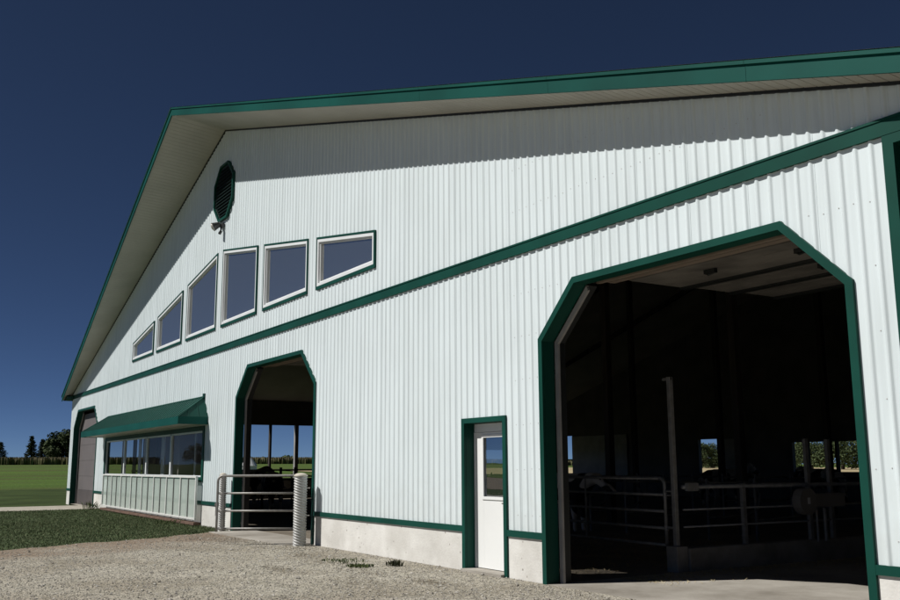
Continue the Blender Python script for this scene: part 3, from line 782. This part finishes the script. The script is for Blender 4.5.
# gravel yard: fine grid near, coarse behind
t = MB(); ny = 70; idx = {}
ys2 = [-.012-k*.125 for k in range(ny)]+[-9-k*2. for k in range(1, 24)]
for j, y in enumerate(ys2):
    e = edge(y) if y > -24 else edge(-24)
    xs3 = [e+(20.6-e)*k/110 for k in range(111)]+[24, 30, 40, 60]
    for i_, x in enumerate(xs3): idx[(i_, j)] = len(t.v); t.v.append((x, y, hgt(x, y)))
for j in range(len(ys2)-1):
    for i_ in range(114): t.f.append((idx[(i_, j+1)], idx[(i_+1, j+1)], idx[(i_+1, j)], idx[(i_, j)])); t.m.append(0)
tag(t.build('gravel_yard', GRAVEL, smooth=True), kind='structure')
# concrete floors
t = MB(); t.box(14.18, 20.2, -.02, 26.95, -.3, .0); t.box(14.22, 18.96, -.16, -.02, -.3, -.004); tag(t.build('alley_floor', FLOOR), kind='structure')
t = MB(); t.box(-20.2, 14.17, .17, 26.95, -.3, -.006); t.box(1.75, 6.45, -.55, .355, -.3, .006); tag(t.build('pen_floor', DIRTYF), kind='structure')
t = MB(); t.box(1.70, 6.50, -.60, .5, -.2, .012); tag(t.build('door_apron', FLOOR), kind='structure')

# loose stones
SM = random_mat('loose_stone', [(0, (.19,.17,.145)), (1, (.54,.515,.46)), (.5, (.34,.32,.28)), (.85, (.43,.41,.365))])
t = MB(); V = t.v; F = t.f
oct_ = [(1,0,0),(-1,0,0),(0,1,0),(0,-1,0),(0,0,1),(0,0,-1)]
of = [(0,2,4),(2,1,4),(1,3,4),(3,0,4),(2,0,5),(1,2,5),(3,1,5),(0,3,5)]
cnt = 0
while cnt < 36000:
    y = -.03-9.0*random.random()**1.15; x = random.uniform(2, 21)
    if x < edge(y)+.05 and (x < edge(y)-.35 or random.random() < .8): continue
    if 1.7 < x < 6.5 and y > -.6: continue
    if 14.2 < x < 19 and y > -.16 and random.random() < .9: continue
    if x+.42*y+2.75 < 6.2+random.gauss(0, .8) and random.random() < .75: continue
    r = random.choice((.005,.007,.009,.011,.013)) if random.random() < .985 else random.uniform(.016,.028)
    a = random.uniform(0, 6.3); ca, sa = math.cos(a), math.sin(a); n = len(V)
    sx_, sy_, sz_ = r*random.uniform(.8,1.5), r*random.uniform(.7,1.1), r*random.uniform(.5,.9); z = hgt(x, y)+sz_*.4
    for (p, q, w) in oct_:
        jx, jy, jz = (random.uniform(-.25,.25)*r for _ in range(3))
        u, v = p*sx_+jx, q*sy_+jy; V.append((x+u*ca-v*sa, y+u*sa+v*ca, z+w*sz_+jz*.6))
    F += [tuple(n+i for i in f) for f in of]; cnt += 1
t.m = [0]*len(F); tag(t.build('loose_stones', SM), kind='stuff', label='loose pale stones strewn over the gravel yard')
# grass blades of the lawn and its ragged edge
GM = random_mat('grass_blade', [(0, (.066,.092,.040)), (1, (.125,.145,.066)), (.6, (.085,.114,.050)), (.98, (.15,.15,.075))], .8)
t = MB(); V = t.v; F = t.f; cnt = 0
while cnt < 80000:
    y = -.02-9.5*random.random()**1.2; x = random.uniform(-13.7, 6.)
    if x > edge(y)+random.gauss(0, .14): continue
    if x < -6 and random.random() < .35: continue
    h = random.uniform(.014,.03)*(1.6 if y > -.25 else 1); a = random.uniform(0, 3.14); w = .006+.004*random.random(); lx, ly = random.gauss(0,.02), random.gauss(0,.02)
    n = len(V); dx, dy = w*math.cos(a), w*math.sin(a)
    V += [(x-dx,y-dy,-.015),(x+dx,y+dy,-.015),(x+lx,y+ly,h)]; F.append((n,n+1,n+2)); cnt += 1
t.m = [0]*len(F); tag(t.build('grass', GM), kind='stuff', label='short dark mown grass of the lawn beside the barn')

def litter(name, label, mat_, n, fn, ln, wd):
    t = MB()
    for _ in range(n):
        x, y, z = fn(); a = random.uniform(0, 3.14); l = ln*random.uniform(.4, 1); w = wd*random.uniform(.5, 1); c, s_ = math.cos(a), math.sin(a); e = random.uniform(0, .6)*l
        t.quad((x-c*l-s_*w,y-s_*l+c*w,z+.003),(x+c*l-s_*w,y+s_*l+c*w,z+.003+e),(x+c*l+s_*w,y+s_*l-c*w,z+.004+e),(x-c*l+s_*w,y-s_*l-c*w,z+.004))
    tag(t.build(name, mat_), label, None, None, 'stuff')
cents = [(9.9,-1.3,.5),(11.6,-1.35,.4),(12.6,-1.9,.5),(8.3,-1.0,.4),(3.3,-1.4,.8),(5.2,-1.0,.6),(10.4,-2.3,.3),(7.2,-.7,.5),(13.1,-1.2,.3)]
def f1():
    c = random.choice(cents); x, y = random.gauss(c[0], c[2]), min(-.1, random.gauss(c[1], c[2]*.4)); return x, y, hgt(x, y)+.004
litter('dirt_litter', 'dark bits of dirt and dead weed scattered over the gravel', random_mat('litter', [(0, (.08,.062,.042)), (1, (.24,.20,.14))]), 2600, f1, .022, .006)
def f2():
    y = 1.2+6*random.random()**1.5; return 14.25+abs(random.gauss(0, .35)), y, .0
litter('straw', 'loose straw on the alley floor along the kerb', random_mat('straw_blade', [(0, (.25,.20,.10)), (1, (.55,.46,.28))]), 2500, f2, .05, .004)
def f3():
    return random.uniform(5, 13.8), random.uniform(.6, 7), .0
litter('bedding', 'trampled bedding on the pen floor', random_mat('bedding_straw', [(0, (.16,.12,.07)), (1, (.40,.33,.20))]), 6000, f3, .07, .006)
# weeds
def weed(label, loc, n, h, sp, mat_, wdt=.012):
    t = MB()
    for _ in range(n):
        a = random.uniform(0, 6.28); r = sp*random.random()**.7; bx, by = r*math.cos(a), r*math.sin(a)
        hh = h*random.uniform(.5, 1); ox, oy = random.gauss(0, .4)*hh, random.gauss(0, .4)*hh; b = random.uniform(0, 3.14); w = wdt*random.uniform(.6, 1.4)
        m_ = (bx+ox*.4, by+oy*.4, hh*.6); dx, dy = w*math.cos(b), w*math.sin(b)
        t.quad((bx-dx*.4,by-dy*.4,-.01),(bx+dx*.4,by+dy*.4,-.01),(m_[0]+dx,m_[1]+dy,m_[2]),(bx+ox,by+oy,hh),(m_[0]-dx,m_[1]-dy,m_[2]))
    o = t.build('weed', mat_, None, loc=loc); tag(o, label, 'weed', 'weeds growing at the foot of the barn and in the gravel'); return o
WG = random_mat('weed_leaf', [(0, (.03,.05,.018)), (1, (.12,.15,.05))])
WD = random_mat('weed_dark', [(0, (.012,.016,.008)), (1, (.05,.055,.025))])
weed('small dark weed clump against the foundation left of the entry door', (10.95, -.55, 0), 60, .10, .14, WD, .012)
weed('low green weed patch in the gravel below the wall', (9.9, -.95, 0), 120, .05, .38, WG, .008)
weed('thin green weed patch in the gravel, right of the larger green patch', (10.75, -1.05, 0), 160, .04, .22, WG, .01)
weed('tall weed clump at the left end of the white window guard', (-13.25, -.35, 0), 50, .34, .3, WG, .012)
weed('weeds at the right end of the rusty ledge', (-2.2, -.45, 0), 50, .16, .4, WG, .01)
weed('brown scruffy weeds in front of the middle doorway', (4.2, -1.4, 0), 60, .03, .8, WD, .006)

# ------------------------------------------------------------------ corn field strip
CORN = random_mat('corn_leaf', [(0, (.095,.105,.042)), (1, (.145,.15,.062))]); TASS = random_mat('corn_tassel', [(0, (.14,.13,.07)), (1, (.20,.18,.105))])
t = MB()
for k in range(10):
    for _ in range(2600):
        y = random.uniform(-70, 330); x = -268-1.3*k+random.gauss(0, .3); g0 = rise(x, y)-.1; h = random.uniform(1.9, 2.35); w = random.uniform(.1, .3); an = random.uniform(0, 3.14); cx_, cy_ = math.cos(an)*w, math.sin(an)*w
        t.quad((x-cx_,y-cy_,g0),(x+cx_,y+cy_,g0),(x+cx_,y+cy_,g0+h*.66),(x-cx_,y-cy_,g0+h*.62))
        t.quad((x-cx_,y-cy_,g0+h*.62),(x+cx_,y+cy_,g0+h*.66),(x+cx_*.4,y+cy_*.4,g0+h),(x-cx_*.4,y-cy_*.4,g0+h*.95), m=1)
t.box(-420, -285, -70, 330, 1.5, 3.9, m=0)
tag(t.build('corn_field', [CORN, TASS]), kind='stuff', label='strip of ripening corn along the horizon')

# ------------------------------------------------------------------ trees
LEAFD = random_mat('spruce_leaf', [(0, (.010,.018,.009)), (1, (.035,.055,.022))])
LEAFG = random_mat('broad_leaf', [(0, (.030,.046,.018)), (1, (.095,.12,.048)), (.6, (.055,.078,.03))])
BARK = mat('bark', (.06,.045,.035), .9)
def leaf(t, c, s):
    n = Vector((random.gauss(0,1), random.gauss(0,1), random.gauss(0,1)+.4)).normalized(); u = n.orthogonal().normalized(); v = n.cross(u)
    an = random.uniform(0, 6.28); u, v = u*math.cos(an)+v*math.sin(an), v*math.cos(an)-u*math.sin(an)
    t.quad(c-u*s, c-v*s*.6, c+u*s, c+v*s*.6)
def conifer(label, x, y, h, w, n=2600):
    tr_ = thing('conifer', label, 'tree', (x, y, rise(x, y)-.2), random.uniform(0, 6), 'trees on the far side of the fields')
    t = MB(); t.tube([(0,0,0),(0,0,h*.5),(0,0,h*.97)], w*.05, 8, r1=.03); t.build('trunk', BARK, tr_)
    t = MB()
    for k in range(int(h*2.2)):
        z = h*.08+h*.9*k/(h*2.2); rr_ = w/2*(1-z/h)**.8*random.uniform(.75, 1.15)
        for j in range(9):
            a = random.uniform(0, 6.28)
            for q in range(int(n/(h*2.2)/9)):
                f_ = random.random()**.6; t_ = Vector((math.cos(a)*rr_*f_, math.sin(a)*rr_*f_, z-f_*rr_*.35))+Vector((random.gauss(0,.12*w/4), random.gauss(0,.12*w/4), random.gauss(0,.1)))
                leaf(t, t_, random.uniform(.12,.28)*h/10)
    t.build('crown', LEAFD, tr_)
def broad(label, x, y, h, w, n=6000, mat_=None, ls=1.):
    tr_ = thing('broadleaf_tree', label, 'tree', (x, y, rise(x, y)-.2), random.uniform(0, 6), 'trees on the far side of the fields')
    t = MB(); t.tube([(0,0,0),(.1,0,h*.3),(0,.1,h*.55)], w*.03, 8, r1=w*.015)
    for k in range(6):
        a = k*1.05; t.tube([(0,0,h*.28),(math.cos(a)*w*.18,math.sin(a)*w*.18,h*.5),(math.cos(a)*w*.3,math.sin(a)*w*.3,h*.68)], w*.014, 6, r1=.03)
    t.build('trunk', BARK, tr_)
    t = MB(); cl = []
    for _ in range(26):
        a = random.uniform(0, 6.28); rr_ = w/2*random.random()**.5*.8; z = h*random.uniform(.22, .88); lim = math.sqrt(max(.05, 1-((z-h*.5)/(h*.5))**2)); cl.append((Vector((math.cos(a)*rr_*lim, math.sin(a)*rr_*lim, z)), random.uniform(.10,.19)*w))
    for _ in range(n):
        c, r = random.choice(cl); d = Vector((random.gauss(0,1), random.gauss(0,1), random.gauss(0,1))).normalized()*r*random.random()**.35; d.z *= .8
        leaf(t, c+d, random.uniform(.018,.034)*w*ls)
    t.build('crown', mat_ or LEAFG, tr_)
CX, CY = 24.441, -7.832
def at(az, dist): return CX-dist*math.sin(R(az)), CY+dist*math.cos(R(az))
for az, el, d, w, lb in ((83.62, 1.45, 340, 6.5, 'leftmost dark conifer, cut by the edge of the photo'), (82.05, 1.78, 345, 4.8, 'taller of the two dark conifers standing close together'), (81.50, 1.62, 350, 4.6, 'slightly shorter dark conifer beside the broad tree')):
    x, y = at(az, d); conifer(lb, x, y, 1.9+d*math.tan(R(el))-rise(x, y), w*1.25, 6500)
for az, el, d, w, lb in ((80.82, 1.45, 330, 6, 'lower rounded tree next to the dark conifers'), (80.25, 2.05, 320, 15, 'large broad green tree right behind the barn corner')):
    x, y = at(az, d); broad(lb, x, y, 1.7+d*math.tan(R(el))-rise(x, y), w, 11000)
for k, (az, el, d, w) in enumerate([(45.6,.9,230,12),(43.6,.95,240,12),(42.9,.8,250,9),(38.9,1.3,240,14),(37.6,1.1,235,12),(36.0,1.5,230,15),(34.4,1.3,235,14),(32.6,1.2,240,14)]):
    x, y = at(az, d); broad(['leafy tree seen through the small rear opening', 'leafy tree seen through the wide rear opening'][k > 2], x, y, (1.6+d*math.tan(R(el)))*(.85+.35*((k*37)%10)/10), w, 9000, ls=.6)
# low far treeline
t = MB()
for _ in range(9000):
    az = random.uniform(63, 72); d = random.uniform(760, 800); x, y = at(az, d); hh = 8.2+3.2*noise.noise(Vector((az*1.3, 0, 0)))+1.5*noise.noise(Vector((az*6, 1, 0)))
    leaf(t, Vector((x, y, random.random()*max(2.5, hh))), random.uniform(.7, 1.4))
tag(t.build('far_treeline', LEAFG), kind='stuff', label='low dark line of distant trees on the horizon')
# trees to the south-west, mirrored in the panes
for k, (x, y, h, w) in enumerate([(-290,-150,8,16),(-330,-130,7,15),(-260,-170,8,15),(-240,-200,7,15),(-310,-190,8,16),(-360,-110,8,16)]):
    broad('leafy tree across the yard, mirrored in the panes', x, y, h, w, 2500)
# white shed seen through the middle doorway
x, y = at(70.22, 150); gz = rise(x, y)-.1; sh = thing('grain_bin', 'small white bin with a pointed roof on the far field, seen through the middle doorway', 'grain bin', (x, y, gz))
t = MB(); t.tube([(0,0,0),(0,0,1.4)], 1.2, 20); t.build('wall', VINYL, sh)
t = MB(); t.tube([(0,0,1.4),(0,0,3.1)], 1.3, 20, r1=.05); t.build('roof', VINYL, sh)
x, y = at(69.0, 120); pp = thing('utility_pole', 'thin pole on the far field seen through the middle doorway', 'pole', (x, y, 0))
t = MB(); t.tube([(0,0,0),(0,0,7.5)], .12, 8, r1=.09); t.build('shaft', WOOD, pp)
t = MB(); t.box(-.9,.9,-.06,.06,6.9,7.0); t.build('crossarm', WOOD, pp)

# ------------------------------------------------------------------ light, sky, camera
sd = Vector((-.43, -1., 1.19)).normalized()
sun = bpy.data.lights.new('sun', 'SUN'); sun.energy = 5.0; sun.angle = R(.5); sun.color = (1, .97, .93)
so = bpy.data.objects.new('sun', sun); C.objects.link(so); so.rotation_euler = sd.to_track_quat('Z', 'Y').to_euler()
w = bpy.data.worlds.new('World'); S.world = w; w.use_nodes = True; N = w.node_tree.nodes; L = w.node_tree.links
sk = N.new('ShaderNodeTexSky'); sk.sky_type = 'NISHITA'; sk.sun_disc = False
sk.sun_elevation = math.asin(sd.z); sk.sun_rotation = math.atan2(sd.x, sd.y) % (2*math.pi)
sk.altitude = 8000; sk.air_density = .66; sk.dust_density = 6.0; sk.ozone_density = 4.2
L.new(sk.outputs[0], N['Background'].inputs[0]); N['Background'].inputs[1].default_value = .05

cam = bpy.data.cameras.new('camera'); cam.sensor_width = 36; cam.lens = 941.16/900*36; cam.clip_start = .1; cam.clip_end = 9000
co = bpy.data.objects.new('camera', cam); C.objects.link(co)
Rv, Uv, Fv = Vector((.52484949,.85118046,-.0049836)), Vector((.15009351,-.08678345,.98485561)), Vector((-.83785736,.51764897,.17330491))
M = Matrix(((Rv.x,Uv.x,-Fv.x,CX),(Rv.y,Uv.y,-Fv.y,CY),(Rv.z,Uv.z,-Fv.z,1.5433),(0,0,0,1)))
co.matrix_world = M; S.camera = co
S.view_settings.view_transform = 'Standard'; S.view_settings.look = 'None'; S.view_settings.exposure = 0; S.view_settings.gamma = 1
S.cycles.max_bounces = 8; S.cycles.transparent_max_bounces = 12
